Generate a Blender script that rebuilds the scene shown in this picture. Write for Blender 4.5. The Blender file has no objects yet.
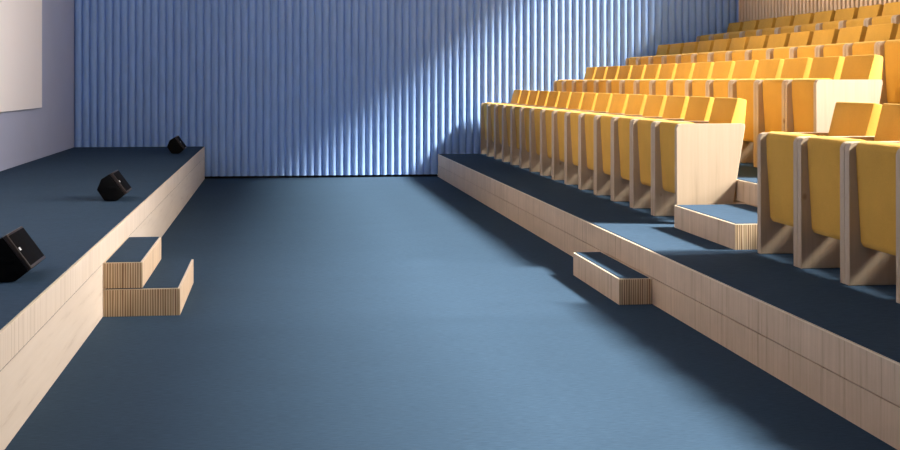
import bpy, bmesh, math, random
from mathutils import Vector, Matrix

S = bpy.context.scene
COL = S.collection
random.seed(4)

# ------------------------------------------------------------------ camera
# room axes: X to the right (up the seating), Y towards the blue wall, Z up
TH = math.radians(7.58)
cam_d = bpy.data.cameras.new('camera')
cam = bpy.data.objects.new('camera', cam_d)
COL.objects.link(cam)
cam.location = (0, 0, 1.25)
cam.rotation_euler = (math.pi / 2, 0, -TH)
cam_d.sensor_fit = 'HORIZONTAL'
cam_d.sensor_width = 36.0
cam_d.lens = 36.0 * 1300 / 900
cam_d.shift_y = -(225 - 81) / 900
cam_d.clip_start = 0.05
cam_d.clip_end = 200
S.camera = cam

# ------------------------------------------------------------------ light
S.view_settings.view_transform = 'Standard'
S.view_settings.look = 'None'
S.view_settings.gamma = 1.0
S.view_settings.use_curve_mapping = False
S.view_settings.exposure = 0.0

W = bpy.data.worlds.new('sky')
S.world = W
W.use_nodes = True
wn = W.node_tree.nodes
wn['Background'].inputs['Color'].default_value = (1.0, 0.96, 0.93, 1)
wn['Background'].inputs['Strength'].default_value = 1.3

sun_d = bpy.data.lights.new('sun', 'SUN')
sun_d.energy = 17.5
sun_d.angle = math.radians(7.0)
sun_d.color = (1.0, 0.94, 0.84)
sun = bpy.data.objects.new('sun', sun_d)
COL.objects.link(sun)
sun.location = (14, -2, 12)
sun.rotation_euler = Vector((-1.0, 0.23, -0.93)).to_track_quat('-Z', 'Y').to_euler()

# daylight portal in the clerestory opening of the right wall
pd = bpy.data.lights.new('window_daylight', 'AREA')
pd.shape = 'RECTANGLE'
pd.size = 20.2
pd.size_y = 2.75
pd.cycles.is_portal = True
po = bpy.data.objects.new('window_daylight', pd)
COL.objects.link(po)
po.location = (6.3, 7.05, 4.37)
po.rotation_euler = Vector((-1, 0, 0)).to_track_quat('-Z', 'Z').to_euler()

# long fill light added under the clerestory, without a fixture, brightening the stage side
ad = bpy.data.lights.new('added_side_fill', 'AREA')
ad.shape = 'RECTANGLE'
ad.size = 19.0
ad.size_y = 0.6
ad.energy = 1900
ad.spread = math.radians(108)
ad.color = (1.0, 0.92, 0.85)
ao = bpy.data.objects.new('added_side_fill', ad)
COL.objects.link(ao)
ao.location = (6.12, 7.05, 2.72)
ao.rotation_euler = Vector((-1, 0, 0)).to_track_quat('-Z', 'Z').to_euler()

# unseen warm fill light added above the stage to lift the seat fronts
gd = bpy.data.lights.new('added_warm_fill', 'AREA')
gd.shape = 'RECTANGLE'
gd.size = 11.0
gd.size_y = 0.8
gd.energy = 385
gd.spread = math.radians(64)
gd.color = (1.0, 0.80, 0.60)
go = bpy.data.objects.new('added_warm_fill', gd)
COL.objects.link(go)
go.location = (-2.2, 11.2, 5.3)
go.rotation_euler = Vector((1.0, 0.03, -0.14)).to_track_quat('-Z', 'Z').to_euler()


# ------------------------------------------------------------------ materials
def mat(name):
    m = bpy.data.materials.new(name)
    m.use_nodes = True
    nt = m.node_tree
    b = nt.nodes['Principled BSDF']
    return m, nt, b


def N(nt, t, **kw):
    n = nt.nodes.new(t)
    for k, v in kw.items():
        setattr(n, k, v)
    return n


def pos_noise(nt, scale, detail=3.0, rough=0.5, obj=False, nscale=1.0):
    if obj:
        g = N(nt, 'ShaderNodeTexCoord')
        src = g.outputs['Object']
    else:
        g = N(nt, 'ShaderNodeNewGeometry')
        src = g.outputs['Position']
    mp = N(nt, 'ShaderNodeMapping')
    mp.inputs['Scale'].default_value = scale
    nt.links.new(src, mp.inputs['Vector'])
    n = N(nt, 'ShaderNodeTexNoise')
    n.inputs['Scale'].default_value = nscale
    n.inputs['Detail'].default_value = detail
    n.inputs['Roughness'].default_value = rough
    nt.links.new(mp.outputs[0], n.inputs['Vector'])
    return n, mp


def ramp(nt, fac, stops):
    r = N(nt, 'ShaderNodeValToRGB')
    e = r.color_ramp.elements
    while len(e) < len(stops):
        e.new(0.5)
    for el, (p, c) in zip(e, stops):
        el.position = p
        el.color = (*c, 1)
    nt.links.new(fac, r.inputs['Fac'])
    return r


def mixc(nt, fac, a, b, blend='MIX'):
    m = N(nt, 'ShaderNodeMix', data_type='RGBA', blend_type=blend)
    if isinstance(fac, float):
        m.inputs[0].default_value = fac
    else:
        nt.links.new(fac, m.inputs[0])
    for i, v in ((6, a), (7, b)):
        if isinstance(v, tuple):
            m.inputs[i].default_value = (*v, 1)
        else:
            nt.links.new(v, m.inputs[i])
    return m.outputs[2]


def bump(nt, b, h, strength, dist=0.01):
    bp = N(nt, 'ShaderNodeBump')
    bp.inputs['Strength'].default_value = strength
    bp.inputs['Distance'].default_value = dist
    nt.links.new(h, bp.inputs['Height'])
    nt.links.new(bp.outputs[0], b.inputs['Normal'])


def carpet_mat():
    m, nt, b = mat('navy_carpet')
    n1, _ = pos_noise(nt, (22, 150, 60), 3, 0.6)
    n2, _ = pos_noise(nt, (2.2, 3.0, 2), 4, 0.55)
    c = ramp(nt, n1.outputs['Fac'], [(0.3, (0.024, 0.049, 0.086)), (0.7, (0.040, 0.076, 0.124))])
    c2 = ramp(nt, n2.outputs['Fac'], [(0.3, (0.95, 0.95, 0.95)), (0.7, (1.03, 1.03, 1.03))])
    o = mixc(nt, 1.0, c.outputs[0], c2.outputs[0], 'MULTIPLY')
    nt.links.new(o, b.inputs['Base Color'])
    b.inputs['Roughness'].default_value = 0.9
    b.inputs['Specular IOR Level'].default_value = 0.11
    b.inputs['Sheen Weight'].default_value = 0.0
    b.inputs['Sheen Roughness'].default_value = 0.5
    b.inputs['Sheen Tint'].default_value = (0.55, 0.72, 0.95, 1)
    bump(nt, b, n1.outputs['Fac'], 0.25, 0.004)
    return m


def ply_mat():
    """birch plywood: the laminations show as upright stripes on the end faces"""
    m, nt, b = mat('birch_plywood')
    g = N(nt, 'ShaderNodeNewGeometry')
    sp = N(nt, 'ShaderNodeSeparateXYZ')
    nt.links.new(g.outputs['Normal'], sp.inputs[0])
    ab = N(nt, 'ShaderNodeMath', operation='ABSOLUTE')
    nt.links.new(sp.outputs['Y'], ab.inputs[0])
    s1, _ = pos_noise(nt, (150, 60, 1.0), 2, 0.6)       # laminations on end faces
    wv = N(nt, 'ShaderNodeTexWave', wave_type='BANDS', bands_direction='X')
    wv.inputs['Scale'].default_value = 24.0
    wv.inputs['Distortion'].default_value = 3.0
    wv.inputs['Detail Scale'].default_value = 3.0
    mpw = N(nt, 'ShaderNodeMapping')
    mpw.inputs['Scale'].default_value = (1, 1, 0.03)
    nt.links.new(g.outputs['Position'], mpw.inputs['Vector'])
    nt.links.new(mpw.outputs[0], wv.inputs['Vector'])
    mw = N(nt, 'ShaderNodeMix', data_type='FLOAT')
    mw.inputs[0].default_value = 0.55
    nt.links.new(s1.outputs['Fac'], mw.inputs[2])
    nt.links.new(wv.outputs['Fac'], mw.inputs[3])
    s2, _ = pos_noise(nt, (60, 30, 1.1), 4, 0.7)        # fine upright figure on long faces
    s3, _ = pos_noise(nt, (6, 3.2, 7.0), 4, 0.6)
    end = ramp(nt, mw.outputs[0], [(0.22, (0.26, 0.16, 0.085)), (0.38, (0.50, 0.34, 0.19)),
                                   (0.60, (0.62, 0.46, 0.29)), (0.78, (0.86, 0.70, 0.50))])
    lon = ramp(nt, s2.outputs['Fac'], [(0.28, (0.42, 0.29, 0.18)), (0.42, (0.63, 0.47, 0.32)), (0.7, (0.74, 0.57, 0.41))])
    lo2 = ramp(nt, s3.outputs['Fac'], [(0.3, (0.93, 0.92, 0.90)), (0.7, (1.05, 1.04, 1.03))])
    l = mixc(nt, 1.0, lon.outputs[0], lo2.outputs[0], 'MULTIPLY')
    o = mixc(nt, ab.outputs[0], l, end.outputs[0])
    nt.links.new(o, b.inputs['Base Color'])
    b.inputs['Roughness'].default_value = 0.55
    b.inputs['Specular IOR Level'].default_value = 0.3
    bump(nt, b, s1.outputs['Fac'], 0.1, 0.003)
    return m


def pale_mat():
    """pale facing veneer of the stage front"""
    m, nt, b = mat('pale_birch_veneer')
    s1, _ = pos_noise(nt, (60, 60, 0.9), 3, 0.65)
    s2, _ = pos_noise(nt, (3, 1.5, 2), 3, 0.5)
    c = ramp(nt, s1.outputs['Fac'], [(0.32, (0.60, 0.49, 0.38)), (0.45, (0.74, 0.625, 0.51)), (0.7, (0.80, 0.69, 0.58))])
    d = ramp(nt, s2.outputs['Fac'], [(0.3, (0.96, 0.95, 0.94)), (0.7, (1.02, 1.02, 1.02))])
    nt.links.new(mixc(nt, 1.0, c.outputs[0], d.outputs[0], 'MULTIPLY'), b.inputs['Base Color'])
    b.inputs['Roughness'].default_value = 0.5
    b.inputs['Specular IOR Level'].default_value = 0.3
    return m


def veneer_mat():
    """smooth pale board with lengthwise grain"""
    m, nt, b = mat('pale_long_grain_veneer')
    s1, _ = pos_noise(nt, (10, 1.6, 26), 5, 0.62)
    s2, _ = pos_noise(nt, (4, 0.7, 5), 3, 0.5)
    c = ramp(nt, s1.outputs['Fac'], [(0.28, (0.63, 0.52, 0.42)), (0.42, (0.75, 0.64, 0.53)), (0.7, (0.79, 0.68, 0.57))])
    d = ramp(nt, s2.outputs['Fac'], [(0.3, (0.95, 0.94, 0.93)), (0.7, (1.03, 1.03, 1.02))])
    nt.links.new(mixc(nt, 1.0, c.outputs[0], d.outputs[0], 'MULTIPLY'), b.inputs['Base Color'])
    b.inputs['Roughness'].default_value = 0.5
    b.inputs['Specular IOR Level'].default_value = 0.3
    return m


def pine_mat():
    m, nt, b = mat('pale_pine_panel')
    s1, _ = pos_noise(nt, (30, 30, 1.3), 4, 0.6)
    s2, _ = pos_noise(nt, (2.6, 2.2, 1.7), 2, 0.5)
    c = ramp(nt, s1.outputs['Fac'], [(0.25, (0.45, 0.345, 0.24)), (0.45, (0.52, 0.405, 0.285)), (0.75, (0.56, 0.445, 0.32))])
    g = N(nt, 'ShaderNodeNewGeometry')
    mp = N(nt, 'ShaderNodeMapping')
    mp.inputs['Scale'].default_value = (3.1, 2.0, 2.2)
    nt.links.new(g.outputs['Position'], mp.inputs['Vector'])
    v = N(nt, 'ShaderNodeTexVoronoi')
    v.inputs['Scale'].default_value = 1.6
    nt.links.new(mp.outputs[0], v.inputs['Vector'])
    k = ramp(nt, v.outputs['Distance'], [(0.0, (0.42, 0.33, 0.26)), (0.045, (0.66, 0.58, 0.5)), (0.09, (1, 1, 1))])
    o = mixc(nt, 1.0, c.outputs[0], k.outputs[0], 'MULTIPLY')
    nt.links.new(o, b.inputs['Base Color'])
    b.inputs['Roughness'].default_value = 0.5
    b.inputs['Specular IOR Level'].default_value = 0.35
    return m


def fabric_mat():
    m, nt, b = mat('mustard_fabric')
    n1, _ = pos_noise(nt, (330, 330, 330), 2, 0.6)
    n2, _ = pos_noise(nt, (5, 5, 5), 3, 0.5)
    c = ramp(nt, n1.outputs['Fac'], [(0.25, (0.58, 0.31, 0.04)), (0.75, (0.76, 0.44, 0.085))])
    d = ramp(nt, n2.outputs['Fac'], [(0.3, (0.93, 0.93, 0.93)), (0.7, (1.05, 1.05, 1.05))])
    nt.links.new(mixc(nt, 1.0, c.outputs[0], d.outputs[0], 'MULTIPLY'), b.inputs['Base Color'])
    b.inputs['Roughness'].default_value = 0.85
    b.inputs['Specular IOR Level'].default_value = 0.2
    b.inputs['Sheen Weight'].default_value = 0.2
    b.inputs['Sheen Tint'].default_value = (1, 0.8, 0.4, 1)
    bump(nt, b, n1.outputs['Fac'], 0.25, 0.003)
    return m


def plain(name, c, rough=0.6, spec=0.4, var=0.06, sc=(1.2, 1.2, 1.2)):
    m, nt, b = mat(name)
    n, _ = pos_noise(nt, sc, 4, 0.55)
    lo = tuple(x * (1 - var) for x in c)
    hi = tuple(min(1, x * (1 + var)) for x in c)
    r = ramp(nt, n.outputs['Fac'], [(0.3, lo), (0.7, hi)])
    nt.links.new(r.outputs[0], b.inputs['Base Color'])
    b.inputs['Roughness'].default_value = rough
    b.inputs['Specular IOR Level'].default_value = spec
    return m


M_CARPET = carpet_mat()
M_PLY = ply_mat()
M_PALE = pale_mat()
M_PINE = pine_mat()
M_VENEER = veneer_mat()
M_FAB = fabric_mat()
M_BLUE = plain('blue_felt', (0.32, 0.51, 0.92), 0.75, 0.25, 0.07, (30, 30, 4))
M_SIDE = plain('blue_grey_paint', (0.42, 0.45, 0.60), 0.6, 0.3, 0.03)
M_SCREEN = plain('screen_white', (0.91, 0.86, 0.86), 0.8, 0.2, 0.01)
M_EDGE = plain('screen_edge_grey', (0.35, 0.35, 0.42), 0.6, 0.3, 0.02)
M_CEIL = plain('ceiling_paint', (0.30, 0.29, 0.28), 0.8, 0.2, 0.03)
M_WHITE = plain('warm_white_paint', (0.80, 0.74, 0.66), 0.8, 0.2, 0.02)
M_GAP = plain('dark_shadow_gap', (0.012, 0.014, 0.018), 0.8, 0.2, 0.1)
M_SLAT = plain('oak_slat', (0.84, 0.63, 0.41), 0.55, 0.3, 0.10, (6, 6, 1))
M_BLACK = plain('black_speaker_shell', (0.004, 0.004, 0.0045), 0.7, 0.06, 0.2, (40, 40, 40))
M_GRILLE = plain('black_grille', (0.004, 0.004, 0.005), 0.8, 0.04, 0.2, (120, 120, 120))
M_TRIM = plain('brown_black_edge', (0.030, 0.020, 0.016), 0.4, 0.4, 0.1)
M_BADGE = plain('silver_badge', (0.75, 0.75, 0.75), 0.3, 0.5, 0.02)
M_LIP = plain('bare_plywood_lip', (0.84, 0.70, 0.53), 0.5, 0.3, 0.04, (30, 30, 30))
M_SLATBACK = plain('dark_brown_backing', (0.05, 0.032, 0.022), 0.9, 0.1, 0.05)
M_METAL = plain('dark_metal', (0.05, 0.05, 0.055), 0.4, 0.5, 0.05)


# ------------------------------------------------------------------ mesh helpers
def mesh_from(bm, name, m, smooth=None):
    me = bpy.data.meshes.new(name)
    bmesh.ops.recalc_face_normals(bm, faces=bm.faces)
    if smooth is not None:
        for f in bm.faces:
            f.smooth = True
        for e in bm.edges:
            if len(e.link_faces) == 2 and e.calc_face_angle(0) > smooth:
                e.smooth = False
    bm.to_mesh(me)
    bm.free()
    me.materials.append(m)
    return me


def link(name, me, parent=None):
    o = bpy.data.objects.new(name, me)
    COL.objects.link(o)
    if parent:
        o.parent = parent
    return o


def add_box(bm, x0, x1, y0, y1, z0, z1, bev=0.0, seg=2):
    vs = [bm.verts.new((x, y, z)) for x in (x0, x1) for y in (y0, y1) for z in (z0, z1)]
    idx = [(0, 1, 3, 2), (4, 6, 7, 5), (0, 4, 5, 1), (2, 3, 7, 6), (0, 2, 6, 4), (1, 5, 7, 3)]
    fs = [bm.faces.new([vs[i] for i in q]) for q in idx]
    if bev:
        es = list({e for f in fs for e in f.edges})
        bmesh.ops.bevel(bm, geom=es, offset=bev, segments=seg, profile=0.5, affect='EDGES')


def add_prism(bm, prof, y0, y1, bev=0.0, seg=2, which=None):
    """profile in X-Z extruded along Y"""
    a = [bm.verts.new((x, y0, z)) for x, z in prof]
    b = [bm.verts.new((x, y1, z)) for x, z in prof]
    fs = [bm.faces.new(a), bm.faces.new(list(reversed(b)))]
    n = len(prof)
    for i in range(n):
        j = (i + 1) % n
        fs.append(bm.faces.new((a[i], b[i], b[j], a[j])))
    if bev:
        es = list({e for f in fs for e in f.edges})
        bmesh.ops.bevel(bm, geom=es, offset=bev, segments=seg, profile=0.5, affect='EDGES')


def box_obj(name, dims, m, parent=None, bev=0.0, seg=2):
    bm = bmesh.new()
    add_box(bm, *dims, bev=bev, seg=seg)
    return link(name, mesh_from(bm, name, m, 0.6 if bev else None), parent)


def struct(o):
    o['kind'] = 'structure'
    return o


def thing(name, label, cat, loc=(0, 0, 0), group=None):
    o = bpy.data.objects.new(name, None)
    o.empty_display_size = 0.1
    COL.objects.link(o)
    o.location = loc
    o['label'] = label
    o['category'] = cat
    if group:
        o['group'] = group
    return o


# ------------------------------------------------------------------ dimensions
YB, YF = 16.91, -3.0          # blue wall, wall behind the camera
XL, XR = -2.54, 6.18          # left wall, slatted wall
ZC = 6.3
RISE = 0.296
TX = [2.085 + 0.974 * k for k in range(4)]      # front edge of each tier
SX = [2.64 + 0.974 * k for k in range(4)]       # seat fronts
SILL, HEAD = 3.0, 5.75

# ------------------------------------------------------------------ structure
struct(box_obj('floor', (XL - 0.3, XR + 0.3, YF - 0.3, YB + 0.3, -0.2, 0), M_CARPET))
struct(box_obj('ceiling', (XL - 0.3, XR + 0.3, YF - 0.3, YB + 0.3, ZC, ZC + 0.2), M_CEIL))
struct(box_obj('wall_left', (XL - 0.25, XL, YF - 0.3, YB + 0.3, 0, ZC), M_SIDE))
struct(box_obj('wall_front', (XL, XR, YF - 0.3, YF, 0, ZC), M_WHITE))

# fluted blue wall
bm = bmesh.new()
pitch = 0.0945
nfl = int((XR - XL) / pitch) + 1
prof = []
K = 8
sag, c = 0.036, pitch / 2
R = (c * c + sag * sag) / (2 * sag)
for i in range(nfl):
    x0 = XL + i * pitch
    for k in range(K):
        t = -1 + 2 * k / K
        dx = t * c
        dep = math.sqrt(R * R - dx * dx) - (R - sag)
        prof.append((x0 + c + dx, -dep))
prof.append((XL + nfl * pitch, 0.0))
prof = [p for p in prof if p[0] <= XR + 0.02]
lo = [bm.verts.new((x, YB + y, 0.03)) for x, y in prof]
hi = [bm.verts.new((x, YB + y, ZC)) for x, y in prof]
for i in range(len(prof) - 1):
    bm.faces.new((lo[i], lo[i + 1], hi[i + 1], hi[i]))
bl = [bm.verts.new((prof[0][0], YB + 0.2, z)) for z in (0.03, ZC)]
br = [bm.verts.new((prof[-1][0], YB + 0.2, z)) for z in (0.03, ZC)]
bm.faces.new((bl[0], br[0], br[1], bl[1]))
bm.faces.new(lo + [br[0], bl[0]])
bm.faces.new(hi + [br[1], bl[1]])
bm.faces.new((lo[0], bl[0], bl[1], hi[0]))
bm.faces.new((lo[-1], br[0], br[1], hi[-1]))
struct(link('wall_back', mesh_from(bm, 'wall_back', M_BLUE, 0.9)))
struct(box_obj('gap_shade_back', (-0.93, 2.08, YB + 0.001, YB + 0.2, 0, 0.03), M_GAP))  # near-black strip standing in for the shade of the gap below the wall

# slatted right wall with a long clerestory opening above it
wr = struct(box_obj('wall_right', (XR + 0.03, XR + 0.28, YF - 0.3, YB + 0.05, 0, SILL), M_SLATBACK))
bm = bmesh.new()
y = YB - 0.10
add_box(bm, XR - 0.005, XR + 0.03, YB - 0.05, YB - 0.032, 1.19, SILL)
while y > 1.0:
    add_box(bm, XR - 0.03, XR + 0.03, y - 0.058, y, 1.19, SILL)
    y -= 0.108
sl = link('slat_panel', mesh_from(bm, 'slat_panel', M_SLAT), wr)
bm = bmesh.new()
hp = [(YF - 0.3, HEAD), (14.9, HEAD), (16.2, 5.2), (16.55, 5.0), (16.55, SILL), (YB + 0.05, SILL), (YB + 0.05, ZC), (YF - 0.3, ZC)]  # unseen opening edge, sloped near the blue wall to shape the sunlit patch
fa = [bm.verts.new((XR + 0.03, y, z)) for y, z in hp]
fb = [bm.verts.new((XR + 0.28, y, z)) for y, z in hp]
bm.faces.new(fa)
bm.faces.new(list(reversed(fb)))
for q in range(len(hp)):
    w = (q + 1) % len(hp)
    bm.faces.new((fa[q], fb[q], fb[w], fa[w]))
struct(link('sun_shaping_head_1', mesh_from(bm, 'sun_shaping_head_1', M_CEIL)))

# ------------------------------------------------------------------ stage and tiers
stage = thing('stage_platform', 'low stage platform with dark blue carpet and pale wood front along the left wall', 'stage', (-1.7, 7, 0))


def world_part(name, dims, m, parent, bev=0.0):
    o = box_obj(name, dims, m, None, bev)
    o.parent = parent
    o.matrix_parent_inverse = Matrix.Translation(parent.location).inverted()
    return o


SXE = -0.914
world_part('riser_board', (XL + 0.002, SXE - 0.001, YF + 0.004, YB - 0.05, 0.001, 0.280), M_VENEER, stage, 0.0)
world_part('riser_board', (XL + 0.002, SXE, YF + 0.004, YB - 0.05, 0.284, 0.406), M_PALE, stage, 0.0)
world_part('seam_shade_strip', (XL + 0.003, SXE - 0.0025, YF + 0.005, YB - 0.06, 0.280, 0.284), M_GAP, stage)  # dark strip painted in for the shade between the two riser boards
world_part('edge_trim', (XL + 0.003, SXE, YF + 0.004, YB - 0.05, 0.406, 0.410), M_LIP, stage)
world_part('carpet', (XL + 0.002, SXE - 0.011, YF + 0.004, YB - 0.05, 0.410, 0.414), M_CARPET, stage)

tier_label = ['lowest carpeted seating tier, its plywood front bordering the blue floor',
              'second seating tier from the floor, carrying the second row of seats',
              'third seating tier from the floor, carrying the third row of seats',
              'topmost seating tier along the slatted wall, carrying the highest row']
for k in range(4):
    t = thing('seating_tier', tier_label[k], 'seating tier', (TX[k], 7, RISE * k), 'stepped seating tiers')
    z0 = RISE * k
    xe = XR - 0.034
    world_part('riser_board', (TX[k] - 0.002, xe, YF + 0.004, YB - 0.05, z0 + 0.001, z0 + 0.146), M_PLY, t)
    world_part('riser_board', (TX[k], xe, YF + 0.004, YB - 0.05, z0 + 0.150, z0 + RISE - 0.008), M_PLY, t)
    world_part('edge_trim', (TX[k], xe - 0.001, YF + 0.004, YB - 0.05, z0 + RISE - 0.008, z0 + RISE - 0.004), M_LIP, t)
    cx = TX[k + 1] + 0.002 if k < 3 else xe
    world_part('carpet', (TX[k] + 0.012, cx if k == 3 else TX[k + 1] - 0.003, YF + 0.004, YB - 0.05, z0 + RISE - 0.004, z0 + RISE), M_CARPET, t)


def step_block(parent, x0, x1, y0, y1, z0, z1, m, name='step', lipx=0.012):
    s = world_part(name, (x0, x1, y0, y1, z0, z1 - 0.007), m, parent, 0.0)
    e = box_obj('edge_trim', (x0, x1, y0, y1, z1 - 0.007, z1 - 0.004), M_LIP, s)
    bm = bmesh.new()
    add_box(bm, x0 + lipx, x1 - lipx, y0 + 0.012, y1 - 0.012, z1 - 0.004, z1 - 0.0005)
    cpt = link('carpet', mesh_from(bm, 'carpet', M_CARPET), s)
    cpt.matrix_parent_inverse = Matrix.Identity(4)
    return s


YS0, YS1 = 7.07, 8.20
st = thing('stage_steps', 'two-step plywood block leading from the floor up to the stage', 'steps', (-0.72, 7.6, 0))
s_low = step_block(st, SXE + 0.001, -0.513, YS0, YS1, 0.0, 0.148, M_PLY, 'lower_step')
s_up = step_block(st, SXE + 0.001, -0.709, YS0, YS1, 0.150, 0.29, M_PLY, 'upper_step')

t = thing('step_block', 'low carpet-topped plywood step on the floor against the lowest tier', 'step', (1.99, 7.6, 0), 'aisle step blocks')
step_block(t, 1.893, TX[0] - 0.006, YS0, YS1, 0.0, 0.148, M_PLY)
lab = ['carpet-topped plywood step on the lowest tier, at the aisle between front-row seats',
       'plywood step on the second tier, in the aisle behind the front-row seats',
       'plywood step on the third tier, high up in the aisle']
for k in range(3):
    z0 = RISE * (k + 1)
    x0, x1 = 2.565 + 0.974 * k, TX[k + 1] - 0.003
    t = thing('step_block', lab[k], 'step', (x0 + 0.25, 7.6, z0), 'aisle step blocks')
    step_block(t, x0, x1, YS0, YS1, z0, z0 + 0.148, M_PLY)

# ------------------------------------------------------------------ projection screen
sc = thing('projection_screen', 'large pale projection screen hanging on the blue-grey left wall', 'screen', (XL + 0.02, 11, 2.3))
world_part('frame', (XL + 0.001, XL + 0.035, 7.0, 14.4, 0.96, 5.0), M_EDGE, sc, 0.003)
world_part('screen_surface', (XL + 0.035, XL + 0.042, 7.006, 14.394, 0.966, 4.994), M_SCREEN, sc)

# ------------------------------------------------------------------ stage monitors
P6 = [(0.0, 0.0), (0.086, 0.0), (0.139, 0.041), (0.034, 0.186), (-0.023, 0.150), (-0.052, 0.077)]


def make_monitor():
    r = thing('stage_monitor', '', 'speaker', (0, 0, 0), 'stage monitor speakers')
    w = 0.34
    bm = bmesh.new()
    add_prism(bm, P6, 0, w, 0.007, 2)
    link('cabinet', mesh_from(bm, 'cabinet', M_BLACK, 0.7), r)
    # front frame and grille lie on the slanted face between the two upper-right corners
    a, b = Vector((0.139, 0, 0.041)), Vector((0.034, 0, 0.186))
    d = (b - a).normalized()
    n = Vector((d.z, 0, -d.x))
    if n.x < 0:
        n = -n

    def plate(u0, u1, y0, y1, h0, h1, name, m, bev):
        bm = bmesh.new()
        add_box(bm, u0, u1, y0, y1, h0, h1, bev)
        mt = Matrix(((d.x, 0, n.x, a.x), (0, 1, 0, 0), (d.z, 0, n.z, a.z), (0, 0, 0, 1)))
        bm.transform(mt)
        return link(name, mesh_from(bm, name, m, 0.7), r)
    L = (b - a).length
    plate(0.002, L - 0.002, 0.002, w - 0.002, -0.001, 0.020, 'front_frame', M_TRIM, 0.005)
    plate(0.014, L - 0.012, 0.012, w - 0.012, 0.019, 0.0215, 'grille', M_GRILLE, 0.002)
    plate(L * 0.50, L * 0.58, 0.018, 0.045, 0.0215, 0.023, 'badge', M_BADGE, 0.0)
    # recessed handle on the near end
    bm = bmesh.new()
    add_box(bm, 0.02, 0.085, -0.004, 0.002, 0.075, 0.10, 0.003)
    link('handle', mesh_from(bm, 'handle', M_BLACK, 0.7), r)
    for y0 in (0.03, w - 0.05):
        bm = bmesh.new()
        add_box(bm, 0.012, 0.074, y0, y0 + 0.02, -0.004, 0.001)
        link('rubber_foot', mesh_from(bm, 'rubber_foot', M_BLACK), r)
    return r


def dup(src, loc, label):
    r = src.copy()
    COL.objects.link(r)
    r.location = loc
    r['label'] = label
    for ch in src.children:
        c2 = ch.copy()
        COL.objects.link(c2)
        c2.parent = r
    return r


bpy.context.view_layer.update()
mon = make_monitor()
ZS = 0.414 + 0.004
mon.location = (-1.163, 5.58, ZS)
mon['label'] = 'black wedge speaker on the stage edge, the largest and nearest, cut by the left frame'
dup(mon, (-1.188, 9.26, ZS), 'black wedge speaker in the middle of the three on the stage')
m3 = dup(mon, (-1.200, 15.2, ZS), 'black wedge speaker farthest back on the stage, by the blue fluted wall')

# ------------------------------------------------------------------ auditorium seats
PITCH = 0.560
PT = 0.047          # panel thickness
GAP = 0.003


def panel_bm(y0, y1):
    bm = bmesh.new()
    D1, D0, H = 0.477, 0.368, 0.668
    pr = [(0.0, 0.0), (D0, 0.0), (D1, H)]
    # rounded top corners
    def arc(cx, cz, r, a0, a1, n=5):
        return [(cx + r * math.cos(a0 + (a1 - a0) * i / n), cz + r * math.sin(a0 + (a1 - a0) * i / n)) for i in range(n + 1)]
    r1, r2 = 0.014, 0.030
    pr = [(0.0, 0.0), (D0, 0.0)] + arc(D1 - r1 - 0.002, H - r1, r1, math.radians(-8), math.pi / 2) + arc(r2, H - r2, r2, math.pi / 2, math.pi)
    add_prism(bm, pr, y0, y1, 0.003, 1)
    return bm


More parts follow.
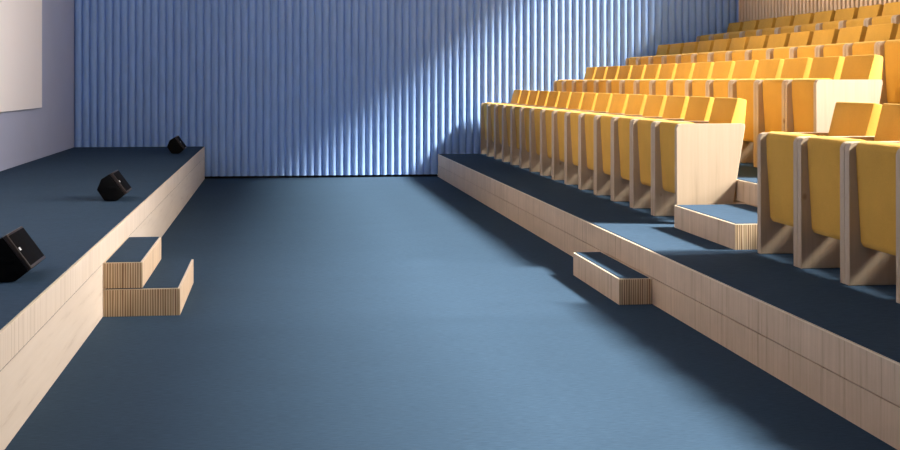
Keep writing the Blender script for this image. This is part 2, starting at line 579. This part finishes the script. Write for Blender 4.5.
def make_seat():
    """origin at the front foot of the seat's aisle-side edge; X to the back, +Y to the blue wall"""
    r = thing('auditorium_seat', '', 'seat', (0, 0, 0))
    link('side_panel', mesh_from(panel_bm(GAP, GAP + PT), 'side_panel', M_PINE, 0.5), r)
    link('side_panel', mesh_from(panel_bm(PITCH - GAP - PT, PITCH - GAP), 'side_panel', M_PINE, 0.5), r)
    ya, yb = GAP + PT + 0.002, PITCH - GAP - PT - 0.002
    # tipped-up seat cushion
    bm = bmesh.new()
    pr = [(0.054, 0.205), (0.068, 0.180), (0.160, 0.196), (0.160, 0.640), (0.130, 0.674), (0.058, 0.676), (0.038, 0.664), (0.030, 0.642), (0.034, 0.560)]
    add_prism(bm, pr, ya, yb, 0.006, 2)
    link('seat_cushion', mesh_from(bm, 'seat_cushion', M_FAB, 0.6), r)
    # backrest
    bm = bmesh.new()
    pr = [(0.338, 0.440), (0.396, 0.678), (0.433, 0.834), (0.442, 0.840), (0.498, 0.828), (0.504, 0.820), (0.490, 0.678), (0.446, 0.440)]
    add_prism(bm, pr, ya, yb, 0.006, 2)
    link('backrest', mesh_from(bm, 'backrest', M_FAB, 0.6), r)
    # hinge bar that carries the tipped seat between the panels
    bm = bmesh.new()
    add_box(bm, 0.165, 0.205, ya - 0.001, yb + 0.001, 0.34, 0.38, 0.006)
    link('hinge_bar', mesh_from(bm, 'hinge_bar', M_METAL, 0.6), r)
    return r


ORD = ['first', 'second', 'third', 'fourth', 'fifth', 'sixth', 'seventh', 'eighth', 'ninth', 'tenth',
       'eleventh', 'twelfth', 'thirteenth', 'fourteenth', 'fifteenth']
ROWN = ['front row', 'second row', 'third row', 'top row']
proto = make_seat()
used = False
Y0 = 16.87
Y0N = 16.83
for k in range(4):
    zt = RISE * (k + 1)
    for j in range(15):                          # long block: j = 0 at the blue wall
        yn = Y0 - (j + 1.09) * 0.5625
        if j == 14:
            lb = 'mustard tip-up seat ending the %s at the aisle, its pale side panel exposed' % ROWN[k]
        elif j == 0:
            lb = 'mustard tip-up seat nearest the blue fluted wall in the %s' % ROWN[k]
        elif j <= 7:
            lb = 'mustard tip-up seat, %s from the blue wall, %s of far block' % (ORD[j], ROWN[k])
        else:
            lb = 'mustard tip-up seat, %s from the aisle, %s of far block' % (ORD[14 - j], ROWN[k])
        grp = '%s of the far seating block' % ROWN[k]
        if not used:
            o = proto
            o.location = (SX[k], yn, zt)
            o['label'] = lb
            used = True
        else:
            o = dup(proto, (SX[k], yn, zt), lb)
        o['group'] = grp
    for j in range(9 if k == 0 else 5):
        yn = Y0N - (17.69 + j + 1) * 0.560
        if j == 0:
            lb = 'mustard tip-up seat at the aisle in the near block, %s' % ROWN[k]
        else:
            lb = 'mustard tip-up seat, %s from the aisle, %s of near block' % (ORD[j], ROWN[k])
        o = dup(proto, (SX[k], yn, zt), lb)
        o['group'] = '%s of the near seating block' % ROWN[k]
